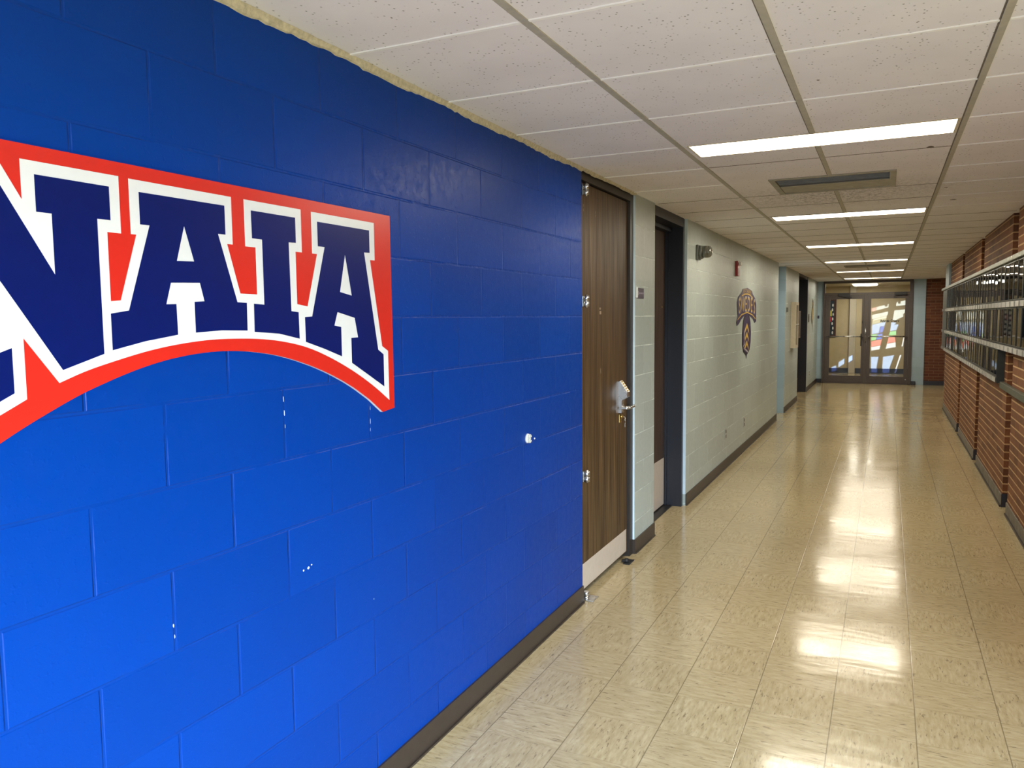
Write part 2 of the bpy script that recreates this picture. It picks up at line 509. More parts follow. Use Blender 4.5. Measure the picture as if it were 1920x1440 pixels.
bm = nbm(); tube(bm, [(-.012, 4.92, .985), (.002, 4.922, .98), (.004, 4.922, .94), (.003, 4.925, .93)], .0025); box(bm, (.002, 4.915, .915), (.005, 4.93, .945))
obj('hanging_key', bm, STEEL, kl)
bm = nbm()   # holes and worn stickers on the leaf
for yy, zz in ((4.235, 2.27), (4.235, 2.245), (4.44, 2.255), (4.44, 2.235)): box(bm, (-.0298, yy - .0022, zz - .007), (-.0292, yy + .0022, zz + .007))
for yy, zz, a, b in ((4.52, 1.69, .014, .006), (4.525, 1.665, .016, .010), (4.53, 1.31, .002, .016)): box(bm, (-.0298, yy - a, zz - b), (-.0292, yy + a, zz + b))
obj('scratch_mark', bm, plain('worn_label', (.25, .19, .13), .6), leaf)
bm = nbm(); box(bm, (.0, 4.89, 0), (.045, 5.0, .006), 0, .001); cyl(bm, (.012, 4.93, .006), (.012, 4.93, .03), .018, .012); box(bm, (-.02, 4.915, .006), (.02, 4.945, .022), 0, .003)
tag(obj('door_stop', bm, DARKM), 'small black floor door stop below the brown keypad door', 'door stop')

bm = nbm()
box(bm, (-.29, 5.648, 0), (-.02, 5.70, H)); box(bm, (-.29, 6.62, 0), (-.024, 6.669, H)); box(bm, (-.29, 5.70, 2.385), (-.02, 6.62, H))
box(bm, (-.29, 5.70, 2.35), (-.12, 6.62, 2.385)); box(bm, (-.29, 6.60, 0), (-.15, 6.62, 2.36)); box(bm, (-.29, 5.7, 0), (-.22, 6.62, H))
d2 = struct('door_2', bm, NAVY, 'recessed dark wooden door with tall beige kick plate in navy frame')
bm = nbm(); box(bm, (-.215, 5.705, .012), (-.172, 6.598, 2.35), 0, .002); leaf = obj('door_leaf', bm, WOOD2, d2)
bm = nbm(); box(bm, (-.1715, 5.72, .02), (-.1685, 6.585, .425), 0, .001); obj('kick_plate', bm, KICK, leaf)
bm = nbm(); cyl(bm, (-.172, 6.50, 1.72), (-.168, 6.50, 1.72), .009); obj('viewer_hole', bm, BRASS, leaf)
bm = nbm(); box(bm, (-.22, 5.7, 0), (-.10, 6.6, .010), 0, .002); obj('threshold', bm, DARKM, d2)

bm = nbm()
box(bm, (-.29, 15.963, 0), (-.01, 16.0, H)); box(bm, (-.29, 17.86, 0), (-.004, 17.898, H)); box(bm, (-.29, 16.0, 2.40), (-.01, 17.86, H)); box(bm, (-.29, 16, 0), (-.24, 17.86, H))
d3 = struct('door_3', bm, NAVY, 'far recessed dark double door in navy frame')
for a, b in ((16.003, 16.93), (16.935, 17.858)):
    bm = nbm(); box(bm, (-.235, a, .012), (-.18, b, 2.398), 0, .002); leaf = obj('door_leaf', bm, WOOD2, d3)
    bm = nbm(); box(bm, (-.18, a + .02, .02), (-.177, b - .02, .30)); obj('kick_plate', bm, KICK, leaf)
    yy = 16.87 if a < 16.5 else 16.99
    bm = nbm(); cyl(bm, (-.18, yy, 1.0), (-.13, yy, 1.0), .01); ball(bm, (-.122, yy, 1.0), .026); obj('door_knob', bm, BRASS, leaf)

# ------------------------------------------------------------------ right wall: brick bays with recessed slots
FAR = [5.28, 7.67, 10.07, 12.44]
bm = nbm()
start = 2.88
for f in FAR:
    box(bm, (2.46, start, 0), (2.70, f - .30, H + .05)); start = f
box(bm, (2.46, start, 0), (2.70, 15.42, H + .05))
for f in FAR: box(bm, (2.55, f - .30, 0), (2.70, f, H + .05))
struct('wall_right', bm, BRICK, 'orange brown brick wall with light bed joints')
bm = nbm()
start = 2.88
for f in FAR + [15.43]:
    e = f - .30 if f < 15 else 15.42
    box(bm, (2.450, start, .016), (2.4599, e, .105), 0, .002)
    box(bm, (2.440, start, 0), (2.4599, e, .016), 1)
    if f < 15:
        box(bm, (2.54, e, .0), (2.5499, f, .11), 1); box(bm, (2.452, f - .010, 0), (2.55, f + .0, .115), 2)
    start = f
struct('baseboard_right', bm, [CONC, VINYL, NVINYL], 'worn concrete curb along the brick wall')

# alcove beyond the end of the brick wall
bm = nbm(); box(bm, (2.71, 15.3, 0), (3.9, 15.42, H + .05)); box(bm, (3.9, 15.3, 0), (4.1, YE + .2, H + .05)); struct('wall_alcove', bm, BRICKB)
bm = nbm(); box(bm, (2.335, YE, 0), (3.9, YE + .2, H + .05)); struct('wall_far', bm, BRICKB, 'dark red brick end wall')
bm = nbm(); box(bm, (-.3, YE, 0), (.128, YE + .2, H + .05)); box(bm, (2.075, YE - .02, 0), (2.335, YE + .2, H + .05)); struct('wall_far', bm, SKYB, 'end wall beside the glass doors, daylight tint put into its light blue paint')
bm = nbm(); box(bm, (.009, YE - .01, 0), (.125, YE, .10)); box(bm, (2.075, YE - .075, 0), (2.17, YE - .02, .09), 0, .01); box(bm, (2.336, YE - .01, 0), (3.9, YE, .10)); struct('baseboard_far', bm, NVINYL)
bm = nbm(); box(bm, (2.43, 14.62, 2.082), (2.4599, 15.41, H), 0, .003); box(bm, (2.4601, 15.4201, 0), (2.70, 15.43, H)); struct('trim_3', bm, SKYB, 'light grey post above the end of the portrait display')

# ------------------------------------------------------------------ ceiling with real openings
PITCH = .606
JY = [2.05 + PITCH * i for i in range(-7, 31)]
LY = [3.86 + 3.05 * i for i in range(6)]
VENT = [(5.035, 5.665), (14.20, 14.83)]
LX0, LX1 = .64, 1.80
bm = nbm()
T0, T1 = H, H + .03
def slab(x0, x1, y0, y1): box(bm, (x0, y0, T0), (x1, y1, T1))
slab(-.3, .61, YB, YE); slab(1.82, 2.7, YB, YE); slab(2.7, 4.1, 15.3, YE); slab(2.7, 5.3, YB, 3.03)
holes = sorted([(y, y + .295, LX0, LX1) for y in LY] + [(a, b, .865, 1.567) for a, b in VENT])
y = YB
for a, b, x0, x1 in holes:
    slab(.61, 1.82, y, a); slab(.61, x0, a, b); slab(x1, 1.82, a, b); y = b
slab(.61, 1.82, y, YE)
struct('ceiling', bm, CEIL, 'speckled white ceiling tiles')
bm = nbm(); box(bm, (-.3, YB, H + .20), (5.3, YE, H + .25)); struct('ceiling', bm, FRAME)

# tees running down the corridor
bm = nbm()
def teeseg(x, y0, y1):
    box(bm, (x - .011, y0, H - .0045), (x + .011, y1, H + .001), 0)
    box(bm, (x - .0155, y0, H - .0012), (x - .011, y1, H + .001), 1)
teeseg(.610, YB, YE); teeseg(1.818, YB, YE)
y = YB
for a, b, x0, x1 in holes: teeseg(1.214, y, a - .003); y = b + .003
teeseg(1.214, y, YE)
struct('trim_4', bm, [TEE, JOINTD], 'painted ceiling grid bars')
bm = nbm()
strips = [(0.012, .597), (.622, 1.201), (1.226, 1.805), (1.83, 2.458)]
for j in JY:
    for k, (a, b) in enumerate(strips):
        if j < YB or j > YE - .1: continue
        if k in (1, 2) and any(h0 - .01 < j < h1 + .01 for h0, h1, _, _ in holes):
            continue
        white = j < 4.0 or (j < 5.5 and k in (0, 3)) or (k == 3 and j < 7)  # daylight on the near joints put into a white colour, farther ones dark
        hw = (.0065 if j < 3 else .005) if white else .0028
        wob = random.uniform(-.002, .002)
        n = 6
        for i in range(n):
            p, q = a + (b - a) * i / n, a + (b - a) * (i + 1) / n
            dj = random.uniform(-.0012, .0012) + wob
            box(bm, (p, j - hw + dj, H - (.004 if white else .0016)), (q, j + hw + dj, H + .001), 0 if white else 1)
            if white: box(bm, (p, j + hw + dj, H - .0008), (q, j + hw + .0022 + dj, H + .001), 1)
struct('trim_5', bm, [JOINTW, JOINTD], 'cross joints between ceiling tiles')
# torn corners / stains of the tiles
bm = nbm()
for x_, y_, a, b in ((1.71, 4.46, .022, .03), (1.865, 5.9, .015, .02), (1.95, 6.55, .03, .03), (1.30, 3.02, .008, .01), (.02, 2.66, .012, .006)):
    vs = [bm.verts.new((x_ + a * math.cos(k) * random.uniform(.5, 1), y_ + b * math.sin(k) * random.uniform(.5, 1), H - .0005)) for k in [i * .7 for i in range(9)]]
    bm.faces.new(vs)
struct('trim_6', bm, plain('tile_core', (.14, .11, .085), .9), 'chipped dark spots in the ceiling tiles')

names = ['nearest ceiling light, long lit panel across the corridor before the first vent', 'second ceiling light from the viewer, just past the first vent', 'third ceiling light from the viewer', 'fourth ceiling light, just before the far vent',
         'fifth ceiling light, just past the far vent', 'farthest corridor ceiling light, closest to the glass doors']
for i, y in enumerate(LY):
    t = thing('ceiling_light', names[i], 'ceiling light', 'recessed corridor lights')
    bm = nbm()
    y1 = y + .295
    for lo, hi in (((LX0, y, H - .003), (LX1, y + .012, H + .09)), ((LX0, y1 - .012, H - .003), (LX1, y1, H + .09)), ((LX0, y + .012, H - .003), (LX0 + .012, y1 - .012, H + .09)), ((LX1 - .012, y + .012, H - .003), (LX1, y1 - .012, H + .09)), ((LX0, y, H + .09), (LX1, y1, H + .10))): box(bm, lo, hi)
    obj('frame', bm, CREAM, t)
    bm = nbm(); box(bm, (LX0 + .0125, y + .0125, H + .004), (LX1 - .0125, y1 - .0125, H + .012)); obj('diffuser', bm, LENS, t)
    ll = bpy.data.lights.new('tube_glow', 'AREA'); ll.shape = 'RECTANGLE'; ll.size = 1.13; ll.size_y = .268; ll.energy = (LAMP_E - 8) * math.pi * 1.13 * .268; ll.color = (1.0, .90, .72)
    lo_ = bpy.data.objects.new('tube_glow', ll); COL.objects.link(lo_); lo_.parent = t; lo_.location = (1.22, y + .1475, H + .003)

vl = ['rectangular metal ceiling vent between the first two lights', 'far metal ceiling vent between the fourth and fifth lights']
for i, (a, b) in enumerate(VENT):
    t = thing('ceiling_vent', vl[i], 'air vent', 'ceiling vents')
    GM = metal_mat('vent_metal', (.30, .28, .23), .45, .5) if i == 0 else GM
    X0, X1 = .865, 1.567
    bm = nbm()
    w_ = .035
    for lo, hi in (((X0, a, H - .006), (X1, a + w_, H + .004)), ((X0, b - w_, H - .006), (X1, b, H + .004)), ((X0, a + w_, H - .006), (X0 + w_, b - w_, H + .004)), ((X1 - w_, a + w_, H - .006), (X1, b - w_, H + .004))): box(bm, lo, hi, 0, .001)
    for lo, hi in (((X0 + .005, a + .005, H + .004), (X0 + .012, b - .005, H + .15)), ((X1 - .012, a + .005, H + .004), (X1 - .005, b - .005, H + .15)), ((X0 + .012, a + .005, H + .004), (X1 - .012, a + .012, H + .15)), ((X0 + .012, b - .012, H + .004), (X1 - .012, b - .005, H + .15))): box(bm, lo, hi)
    obj('frame', bm, GM, t)
    bm = nbm()   # curved baffle: flat pan below, sloping blades behind
    box(bm, (X0 + w_, (a + b) / 2 + .0, H - .002), (X1 - w_, b - w_, H + .004)); obj('baffle_plate', bm, GM, t)
    bm = nbm()
    for k in range(9):
        yy = a + w_ + .012 + k * .028
        vs = [bm.verts.new(p) for p in ((X0 + w_, yy, H + .001), (X1 - w_, yy, H + .001), (X1 - w_, yy + .03, H + .03), (X0 + w_, yy + .03, H + .03), (X0 + w_, yy, H + .003), (X1 - w_, yy, H + .003), (X1 - w_, yy + .03, H + .032), (X0 + w_, yy + .03, H + .032))]
        for q in ((0, 1, 2, 3), (7, 6, 5, 4), (0, 4, 5, 1), (1, 5, 6, 2), (2, 6, 7, 3), (3, 7, 4, 0)): bm.faces.new([vs[n_] for n_ in q])
    obj('louvre', bm, plain('louvre_paint', (.33, .34, .36), .5), t)

# ------------------------------------------------------------------ entrance behind the viewer with an added lobby for the daylight lamp
bm = nbm()
box(bm, (0, YB - .12, 0), (.12, YB, H)); box(bm, (2.36, YB - .12, 0), (2.46, YB, H)); box(bm, (.12, YB - .12, 2.38), (2.36, YB, H)); box(bm, (1.21, YB - .12, 0), (1.27, YB, 2.38))
struct('door_5', bm, BRONZE, 'entrance frame behind the viewer')
bm = nbm()   # added lobby behind the viewer, its large window made for the daylight lamp
box(bm, (2.36, YB - .12, 0), (2.62, YB, H)); box(bm, (2.62, YB - .12, 0), (4.9, YB, .2)); box(bm, (2.62, YB - .12, 2.3), (4.9, YB, H)); box(bm, (3.74, YB - .12, .2), (3.80, YB, 2.3)); box(bm, (4.9, YB - .12, 0), (5.1, YB, H))
struct('added_window', bm, BRONZE, 'added lobby window frame behind the viewer for the daylight lamp')
bm = nbm(); box(bm, (5.1, YB - 4, 0), (5.3, 2.88, 3.6)); box(bm, (2.70, 2.88, 0), (5.3, 3.03, H + .05)); struct('wall_lobby_added', bm, BRICK)  # added unseen walls, outer one drawn long and tall to block sunlight

# ------------------------------------------------------------------ big sign on the blue wall
SR = plain('sign_red', (.52, .016, .009), .32, .02); SW = plain('sign_white', (.68, .68, .66), .28, .02); SN = plain('sign_navy', (.0005, .006, .085), .35, .04); SN.node_tree.nodes['Principled BSDF'].inputs['Specular IOR Level'].default_value = .2
arc = [(2.104, 1.373), (2.006, 1.428), (1.891, 1.477), (1.786, 1.512), (1.688, 1.537), (1.598, 1.551), (1.514, 1.558), (1.435, 1.558), (1.361, 1.552), (1.292, 1.542), (1.214, 1.524), (1.148, 1.504), (1.082, 1.482), (1.011, 1.451), (.961, 1.428), (.914, 1.404), (.845, 1.366)]
def smooth(pts, it=2):
    for _ in range(it):
        o_ = [pts[0]]
        for a, b in zip(pts, pts[1:]):
            o_ += [(a[0] * .75 + b[0] * .25, a[1] * .75 + b[1] * .25), (a[0] * .25 + b[0] * .75, a[1] * .25 + b[1] * .75)]
        pts = o_ + [pts[-1]]
    return pts
red = [(.703, 1.983), (2.243, 1.984), (2.247, 1.331), (2.176, 1.324)] + smooth(arc) + [(.774, 1.324), (.703, 1.331)]
warc = [(2.216, 1.361), (2.133, 1.414), (2.032, 1.468), (1.916, 1.519), (1.809, 1.556), (1.709, 1.576), (1.617, 1.586), (1.532, 1.589), (1.452, 1.589), (1.377, 1.584), (1.307, 1.576), (1.241, 1.565), (1.165, 1.548), (1.100, 1.532), (1.040, 1.511)]
white = [(.736, 1.952), (.938, 1.952), (.985, 1.874), (.985, 1.953), (1.202, 1.953), (1.202, 1.829), (1.168, 1.829), (1.168, 1.680), (1.193, 1.682), (1.241, 1.830), (1.227, 1.830), (1.227, 1.952), (1.529, 1.952), (1.529, 1.831), (1.51, 1.831), (1.549, 1.706), (1.61, 1.705), (1.61, 1.83), (1.573, 1.83), (1.573, 1.952),
         (1.794, 1.952), (1.794, 1.83), (1.767, 1.83), (1.767, 1.681), (1.812, 1.675), (1.861, 1.83), (1.839, 1.83), (1.839, 1.951), (2.15, 1.951), (2.15, 1.829), (2.124, 1.829), (2.181, 1.546), (2.214, 1.529)] + smooth(warc) + [(.971, 1.605), (.971, 1.484), (.917, 1.458), (.817, 1.410), (.734, 1.361), (.734, 1.530), (.766, 1.543), (.766, 1.83), (.736, 1.83)]
LN = [(.763, 1.926), (.926, 1.926), (1.044, 1.731), (1.044, 1.854), (1.012, 1.854), (1.012, 1.927), (1.177, 1.927), (1.177, 1.855), (1.145, 1.855), (1.145, 1.566), (1.049, 1.537), (.895, 1.773), (.895, 1.568), (.947, 1.586), (.947, 1.498), (.763, 1.41), (.763, 1.495), (.795, 1.512), (.795, 1.853), (.763, 1.853)]
LA = [(1.252, 1.926), (1.505, 1.927), (1.505, 1.854), (1.480, 1.854), (1.537, 1.683), (1.57, 1.682), (1.569, 1.609), (1.48, 1.611), (1.397, 1.607), (1.397, 1.682), (1.428, 1.684), (1.416, 1.729), (1.329, 1.726), (1.313, 1.675), (1.342, 1.676), (1.343, 1.603), (1.25, 1.590), (1.166, 1.573), (1.166, 1.653), (1.212, 1.66), (1.277, 1.854), (1.252, 1.854)]
HA = [(1.375, 1.863), (1.401, 1.780), (1.349, 1.778)]
LI = [(1.597, 1.926), (1.769, 1.926), (1.769, 1.855), (1.739, 1.854), (1.741, 1.661), (1.771, 1.658), (1.772, 1.582), (1.69, 1.598), (1.595, 1.605), (1.596, 1.680), (1.635, 1.678), (1.635, 1.853), (1.598, 1.853)]
LB = [(1.865, 1.925), (2.122, 1.924), (2.122, 1.852), (2.092, 1.851), (2.157, 1.535), (2.187, 1.518), (2.187, 1.41), (2.10, 1.455), (2.014, 1.499), (2.014, 1.578), (2.049, 1.579), (2.034, 1.641), (1.948, 1.659), (1.931, 1.618), (1.964, 1.613), (1.964, 1.522), (1.88, 1.549), (1.799, 1.572), (1.798, 1.644), (1.83, 1.646), (1.896, 1.853), (1.865, 1.853)]
HB = [(1.993, 1.838), (2.022, 1.711), (1.963, 1.721)]
t = thing('wall_sign', 'large arched red sign with white-edged navy capital letters on the blue wall', 'sign')
bm = nbm(); prism(bm, [red], WALLX, .002, .012, 0, 1); obj('sign_board', bm, [SR, SW], t)
bm = nbm(); prism(bm, [white], WALLX, .0121, .0127); obj('letter_outline', bm, SW, t)
for ls in ([LN], [LA, HA], [LI], [LB, HB]):
    bm = nbm(); prism(bm, ls, WALLX, .0128, .0134); obj('letter', bm, SN, t)

# small bumper on the blue wall
t = thing('wall_bumper', 'small white plastic bumper with a curled clip low on the blue wall near the door', 'wall bumper')
bm = nbm(); cyl(bm, (0.0, 3.375, 1.062), (.010, 3.375, 1.062), .024, .021, 24); obj('base_disc', bm, WHITEP, t)
bm = nbm()
sp = [(.014, 3.376 + .013 * math.cos(a), 1.071 + .008 * math.sin(a)) for a in [i * .45 for i in range(-1, 10)]]
tube(bm, sp, .0035, 8)
tube(bm, [(.014, 3.376 + .012 * math.cos(a), 1.052 + .009 * math.sin(a)) for a in [i * .45 for i in range(4, 15)]], .0035, 8)
cyl(bm, (.008, 3.376, 1.062), (.016, 3.376, 1.062), .008)
obj('clip', bm, plain('off_white_clip', (.6, .6, .52), .4), t)
bm = nbm(); ball(bm, (.001, 3.460, 1.049), .0045, (.6, 1, 1)); tag(obj('wall_plug', bm, WHITEP), 'tiny white screw plug right of the bumper on the blue wall', 'wall plug')

# ------------------------------------------------------------------ things on the pale wall
t = thing('room_sign', 'small dark purple room sign beside the keypad door', 'sign')
bm = nbm(); box(bm, (0.001, 5.19, 1.765), (.006, 5.345, 1.835), 0, .001); obj('plaque', bm, PURPLE, t)
LG = plain('sign_letter_grey', (.30, .28, .36), .5)
bm = nbm()
for k, wl in enumerate((.016, .012, .018, .010, .014)): box(bm, (.0061, 5.232 + k * .021, 1.795), (.0066, 5.232 + k * .021 + wl, 1.806))
obj('lettering', bm, LG, t)
bm = nbm(); box(bm, (.0061, 5.20, 1.785), (.0068, 5.218, 1.815)); obj('pictogram', bm, LG, t)
bm = nbm(); box(bm, (0.001, 5.170, 1.768), (.011, 5.183, 1.84), 0, .001); obj('holder_edge', bm, WHITEP, t)

t = thing('alarm_bell', 'grey domed emergency alarm high on the pale wall past the recessed door', 'alarm')
bm = nbm(); box(bm, (0.001, 6.99, 2.14), (.022, 7.12, 2.27), 0, .006); cyl(bm, (.02, 7.055, 2.205), (.05, 7.055, 2.205), .062, .058, 28); obj('back_box', bm, GREYP, t)
bm = nbm(); cyl(bm, (.05, 7.055, 2.208), (.10, 7.055, 2.208), .055, .052, 28); ball(bm, (.10, 7.055, 2.208), .052, (.65, 1, 1), n=28)
dm = mat('dark_smoked_dome', (.10, .10, .08), .12, 0, .6); obj('dome', bm, dm, t)

t = thing('fire_strobe', 'small red fire alarm strobe with clear lens high on the pale wall', 'fire alarm')
bm = nbm(); box(bm, (0.001, 8.99, 2.085), (.03, 9.11, 2.25), 0, .004); obj('housing', bm, REDP, t)
bm = nbm(); box(bm, (.03, 9.01, 2.20), (.06, 9.09, 2.24), 0, .008); obj('strobe_lens', bm, WHITEP, t)
bm = nbm()
for k in range(5): box(bm, (.03, 9.015, 2.105 + k * .016), (.033, 9.085, 2.111 + k * .016))
obj('speaker_grille', bm, DARKM, t)

# school decal: banner with two lines of lettering above a pointed shield
DP = plain('decal_purple', (.030, .014, .075), .35, .1); DK = plain('decal_black', (.012, .010, .016), .4); DG = plain('decal_gold', (.55, .36, .06), .4, .08); DS = plain('decal_silver', (.40, .37, .40), .4, .05)
t = thing('wall_decal', 'tall purple and gold school emblem with banner lettering on the pale wall', 'wall decal')
yc = 9.83
def ell(cy, cz, ry, rz, a0=0, a1=360, n=28): return [(cy + ry * math.cos(math.radians(a0 + (a1 - a0) * i / n)), cz + rz * math.sin(math.radians(a0 + (a1 - a0) * i / n))) for i in range(n + 1)]
bm = nbm()
shield = ell(yc, 1.44, .34, .24, 35, 145, 16) + [(yc - .335, 1.43), (yc - .33, 1.30), (yc - .24, 1.21), (yc - .06, 1.165), (yc, 1.115), (yc + .05, 1.165), (yc + .24, 1.22), (yc + .32, 1.31), (yc + .335, 1.44)]
prism(bm, [shield], WALLX, .001, .002); obj('shield', bm, DK, t)
bm = nbm(); prism(bm, [[(yc + (p[0] - yc) * .86, 1.40 + (p[1] - 1.40) * .87) for p in shield]], WALLX, .002, .0026); obj('shield_field', bm, DP, t)
bm = nbm()   # plain generic ornament: chevrons and bands
for k in range(3):
    z0 = 1.50 - .105 * k
    prism(bm, [[(yc - .14, z0 - .02), (yc + .02, z0 + .055), (yc + .15, z0 - .03), (yc + .15, z0 - .075), (yc + .03, z0 + .0), (yc - .14, z0 - .065)]], WALLX, .0026, .003)
obj('gold_chevron', bm, DG, t)
bm = nbm(); prism(bm, [[(yc - .2, 1.47), (yc - .16, 1.47), (yc - .10, 1.30), (yc - .24, 1.27), (yc - .24, 1.285), (yc - .14, 1.31)]], WALLX, .0026, .003)
prism(bm, [[(yc - .2, 1.25), (yc + .1, 1.19), (yc + .12, 1.205), (yc - .18, 1.27)]], WALLX, .0026, .003); obj('silver_stroke', bm, DS, t)
bm = nbm()
top = [(yc - .72, 1.80), (yc - .62, 1.865), (yc - .4, 1.915), (yc - .35, 1.955), (yc, 1.98), (yc + .35, 1.955), (yc + .42, 1.915), (yc + .62, 1.865), (yc + .72, 1.80)]
bot = [(yc + .74, 1.57), (yc + .60, 1.55), (yc + .48, 1.60), (yc + .25, 1.635), (yc, 1.65), (yc - .25, 1.635), (yc - .42, 1.60), (yc - .55, 1.555), (yc - .70, 1.525), (yc - .76, 1.57), (yc - .66, 1.63)]
prism(bm, [top + bot], WALLX, .0031, .0042); obj('banner', bm, DP, t)
bm = nbm()
def ribbon(pts, w_, x0=.0043, x1=.0049):
    for a, b in zip(pts, pts[1:]):
        prism(bm, [[(a[0], a[1] - w_), (b[0], b[1] - w_), (b[0], b[1] + w_), (a[0], a[1] + w_)]], WALLX, x0, x1)
ribbon([(yc - .40, 1.875), (yc - .2, 1.898), (yc, 1.905), (yc + .2, 1.898), (yc + .42, 1.865)], .008)
ribbon([(yc - .68, 1.595), (yc - .4, 1.655), (yc, 1.685), (yc + .4, 1.655), (yc + .68, 1.60)], .007)
obj('gold_edge', bm, DG, t)
for i, ch in enumerate('SWEDES'):
    u = (i - 2.5) / 2.5
    zz = 1.775 - .025 * u * u
    text_mesh(ch, .27, DS, 'letter_edge', t, on_left(.0044, yc + .55 * u + .012, zz), .0003, 1.15)
    text_mesh(ch, .23, DG, 'letter', t, on_left(.0052, yc + .55 * u, zz), .0003, 1.1)
for i, ch in enumerate('BETHANY'):
    u = (i - 3) / 3
    text_mesh(ch, .085, DG, 'letter', t, on_left(.0048, yc + .27 * u, 1.935 - .014 * u * u), .0003, 1.2)

t = thing('wall_decal', 'narrow dark and gold emblem on the last stretch of pale wall near the glass doors', 'wall decal')
bm = nbm(); prism(bm, [[(18.75, 1.68), (18.9, 1.85), (19.0, 2.02), (19.25, 1.98), (19.3, 1.6), (19.15, 1.42), (19.05, 1.25), (18.98, 1.42), (18.72, 1.55)]], WALLX, .001, .002); obj('emblem_ground', bm, plain('umber', (.07, .055, .03), .5), t)
bm = nbm(); prism(bm, [[(18.98, 1.75), (19.1, 1.82), (19.15, 1.58), (19.02, 1.5)]], WALLX, .002, .003); prism(bm, [[(18.9, 1.9), (19.0, 1.95), (19.0, 1.86), (18.93, 1.83)]], WALLX, .002, .003); obj('gold_patch', bm, DG, t)
bm = nbm(); cyl(bm, (.0, 18.15, 1.585), (.012, 18.15, 1.585), .09, n=28); tag(obj('round_plaque', bm, plain('bronze_plaque', (.08, .06, .045), .4)), 'small round brown plaque left of the far emblem', 'plaque')
bm = nbm(); cyl(bm, (.014, YE - .012, 1.60), (.014, YE, 1.60), .012); box(bm, (.009, YE - .014, 1.565), (.045, YE - .001, 1.64), 0, .003); tag(obj('door_button', bm, PURPLE), 'small dark purple push plate on the blue end wall left of glass doors', 'push plate')

for k, (y, z, lab) in enumerate(((8.52, .375, 'nearest wall outlet low on the pale wall'), (9.73, .353, 'second wall outlet low on the pale wall below the emblem'), (18.56, .36, 'farthest wall outlet low on the pale wall near the glass doors'))):
    t = thing('wall_outlet', lab, 'outlet', 'wall outlets')
    bm = nbm(); box(bm, (0.001, y - .035, z - .058), (.006, y + .035, z + .058), 0, .002); obj('cover_plate', bm, PLATE if k < 2 else WHITEP, t)
    bm = nbm(); box(bm, (.006, y - .02, z - .045), (.0085, y + .02, z - .008), 0, .001); box(bm, (.006, y - .02, z + .008), (.0085, y + .02, z + .045), 0, .001); obj('socket', bm, plain('brown_socket', (.08, .055, .035), .4), t)
bm = nbm(); box(bm, (0.001, 13.96, 1.70), (.022, 14.06, 1.78), 0, .004); tag(obj('light_switch', bm, GREYP), 'small dark switch plate left of the cream cabinet', 'switch')

# cream cabinet and notice board between recess and far door
t = thing('fire_cabinet', 'cream framed fire cabinet hanging on the pale wall before the far door', 'cabinet')
bm = nbm()
ya, yb, za, zb, dp = 14.66, 15.14, 1.065, 1.88, .085
for lo, hi in (((0.001, ya, za), (dp, ya + .05, zb)), ((0.001, yb - .05, za), (dp, yb, zb)), ((0.001, ya + .05, za), (dp, yb - .05, za + .05)), ((0.001, ya + .05, zb - .05), (dp, yb - .05, zb)), ((0.001, ya + .05, za + .05), (.012, yb - .05, zb - .05))): box(bm, lo, hi, 0)
obj('cabinet_frame', bm, CREAM, t)
bm = nbm(); box(bm, (dp - .02, ya + .051, za + .051), (dp - .015, yb - .051, zb - .051)); obj('glass_door', bm, mat('dark_glass', (.06, .06, .05), .08), t)
bm = nbm(); cyl(bm, (dp - .02, ya + .09, 1.48), (dp + .03, ya + .09, 1.48), .012); ball(bm, (dp + .03, ya + .09, 1.48), .018); obj('knob', bm, STEEL, t)
t = thing('notice_board', 'narrow dark framed notice board between cream cabinet and far door', 'notice board')
bm = nbm(); box(bm, (0.001, 15.30, 1.22), (.06, 15.80, 1.73), 0, .004); obj('board_frame', bm, WOOD, t)
bm = nbm(); box(bm, (.06, 15.33, 1.25), (.062, 15.77, 1.70)); obj('board_face', bm, plain('dark_cork', (.05, .035, .02), .7), t)
bm = nbm(); box(bm, (0.001, 15.83, 1.40), (.02, 15.95, 1.67), 0, .002); tag(obj('paper_holder', bm, WHITEP), 'small white paper holder at the edge of the far double door', 'paper holder')

# ------------------------------------------------------------------ portrait display on the brick wall
ROW_Z = [(1.735, 2.035), (1.385, 1.68), (1.095, 1.33)]
TAG_Z = [(1.685, 1.73), (1.335, 1.38), (1.045, 1.09)]
XF = 2.405
t = thing('display_case', 'long charcoal wall case with metal rails holding rows of portraits on brick wall', 'display case')
bm = nbm(); box(bm, (2.425, 5.60, 1.33), (2.459, 15.62, 2.04)); box(bm, (2.425, 7.86, 1.04), (2.459, 15.62, 1.3299)); obj('back_panel', bm, CASE, t)
bm = nbm(); box(bm, (2.385, 5.60, 2.04), (2.459, 15.64, 2.078), 0, .004); obj('top_rail', bm, RAIL, t)
for r, (a, b) in enumerate(TAG_Z):
    y0 = 5.60 if r < 2 else 7.86
    bm = nbm(); box(bm, (2.402, y0, a), (2.4249, 15.64, b), 0, .001); obj('rail', bm, plain('dull_rail', (.13, .125, .115), .4) if r == 0 else bpy.data.materials['dull_rail'], t)
bm = nbm(); box(bm, (2.40, 7.83, 1.04), (2.459, 7.845, 1.33), 0, .001); obj('end_panel', bm, CASE, t)
bm = nbm()
for (a, b) in ROW_Z: box(bm, (2.412, 14.60, a), (2.4249, 15.60, b), 0, .002)
obj('blank_panel', bm, plain('grey_green_panel', (.030, .036, .030), .35, .08), t)
bm = nbm(); box(bm, (2.425, 5.60, 1.0), (2.4599, 7.84, 1.055), 0, .004); obj('ledge', bm, plain('grey_green_ledge', (.075, .08, .06), .5), t)

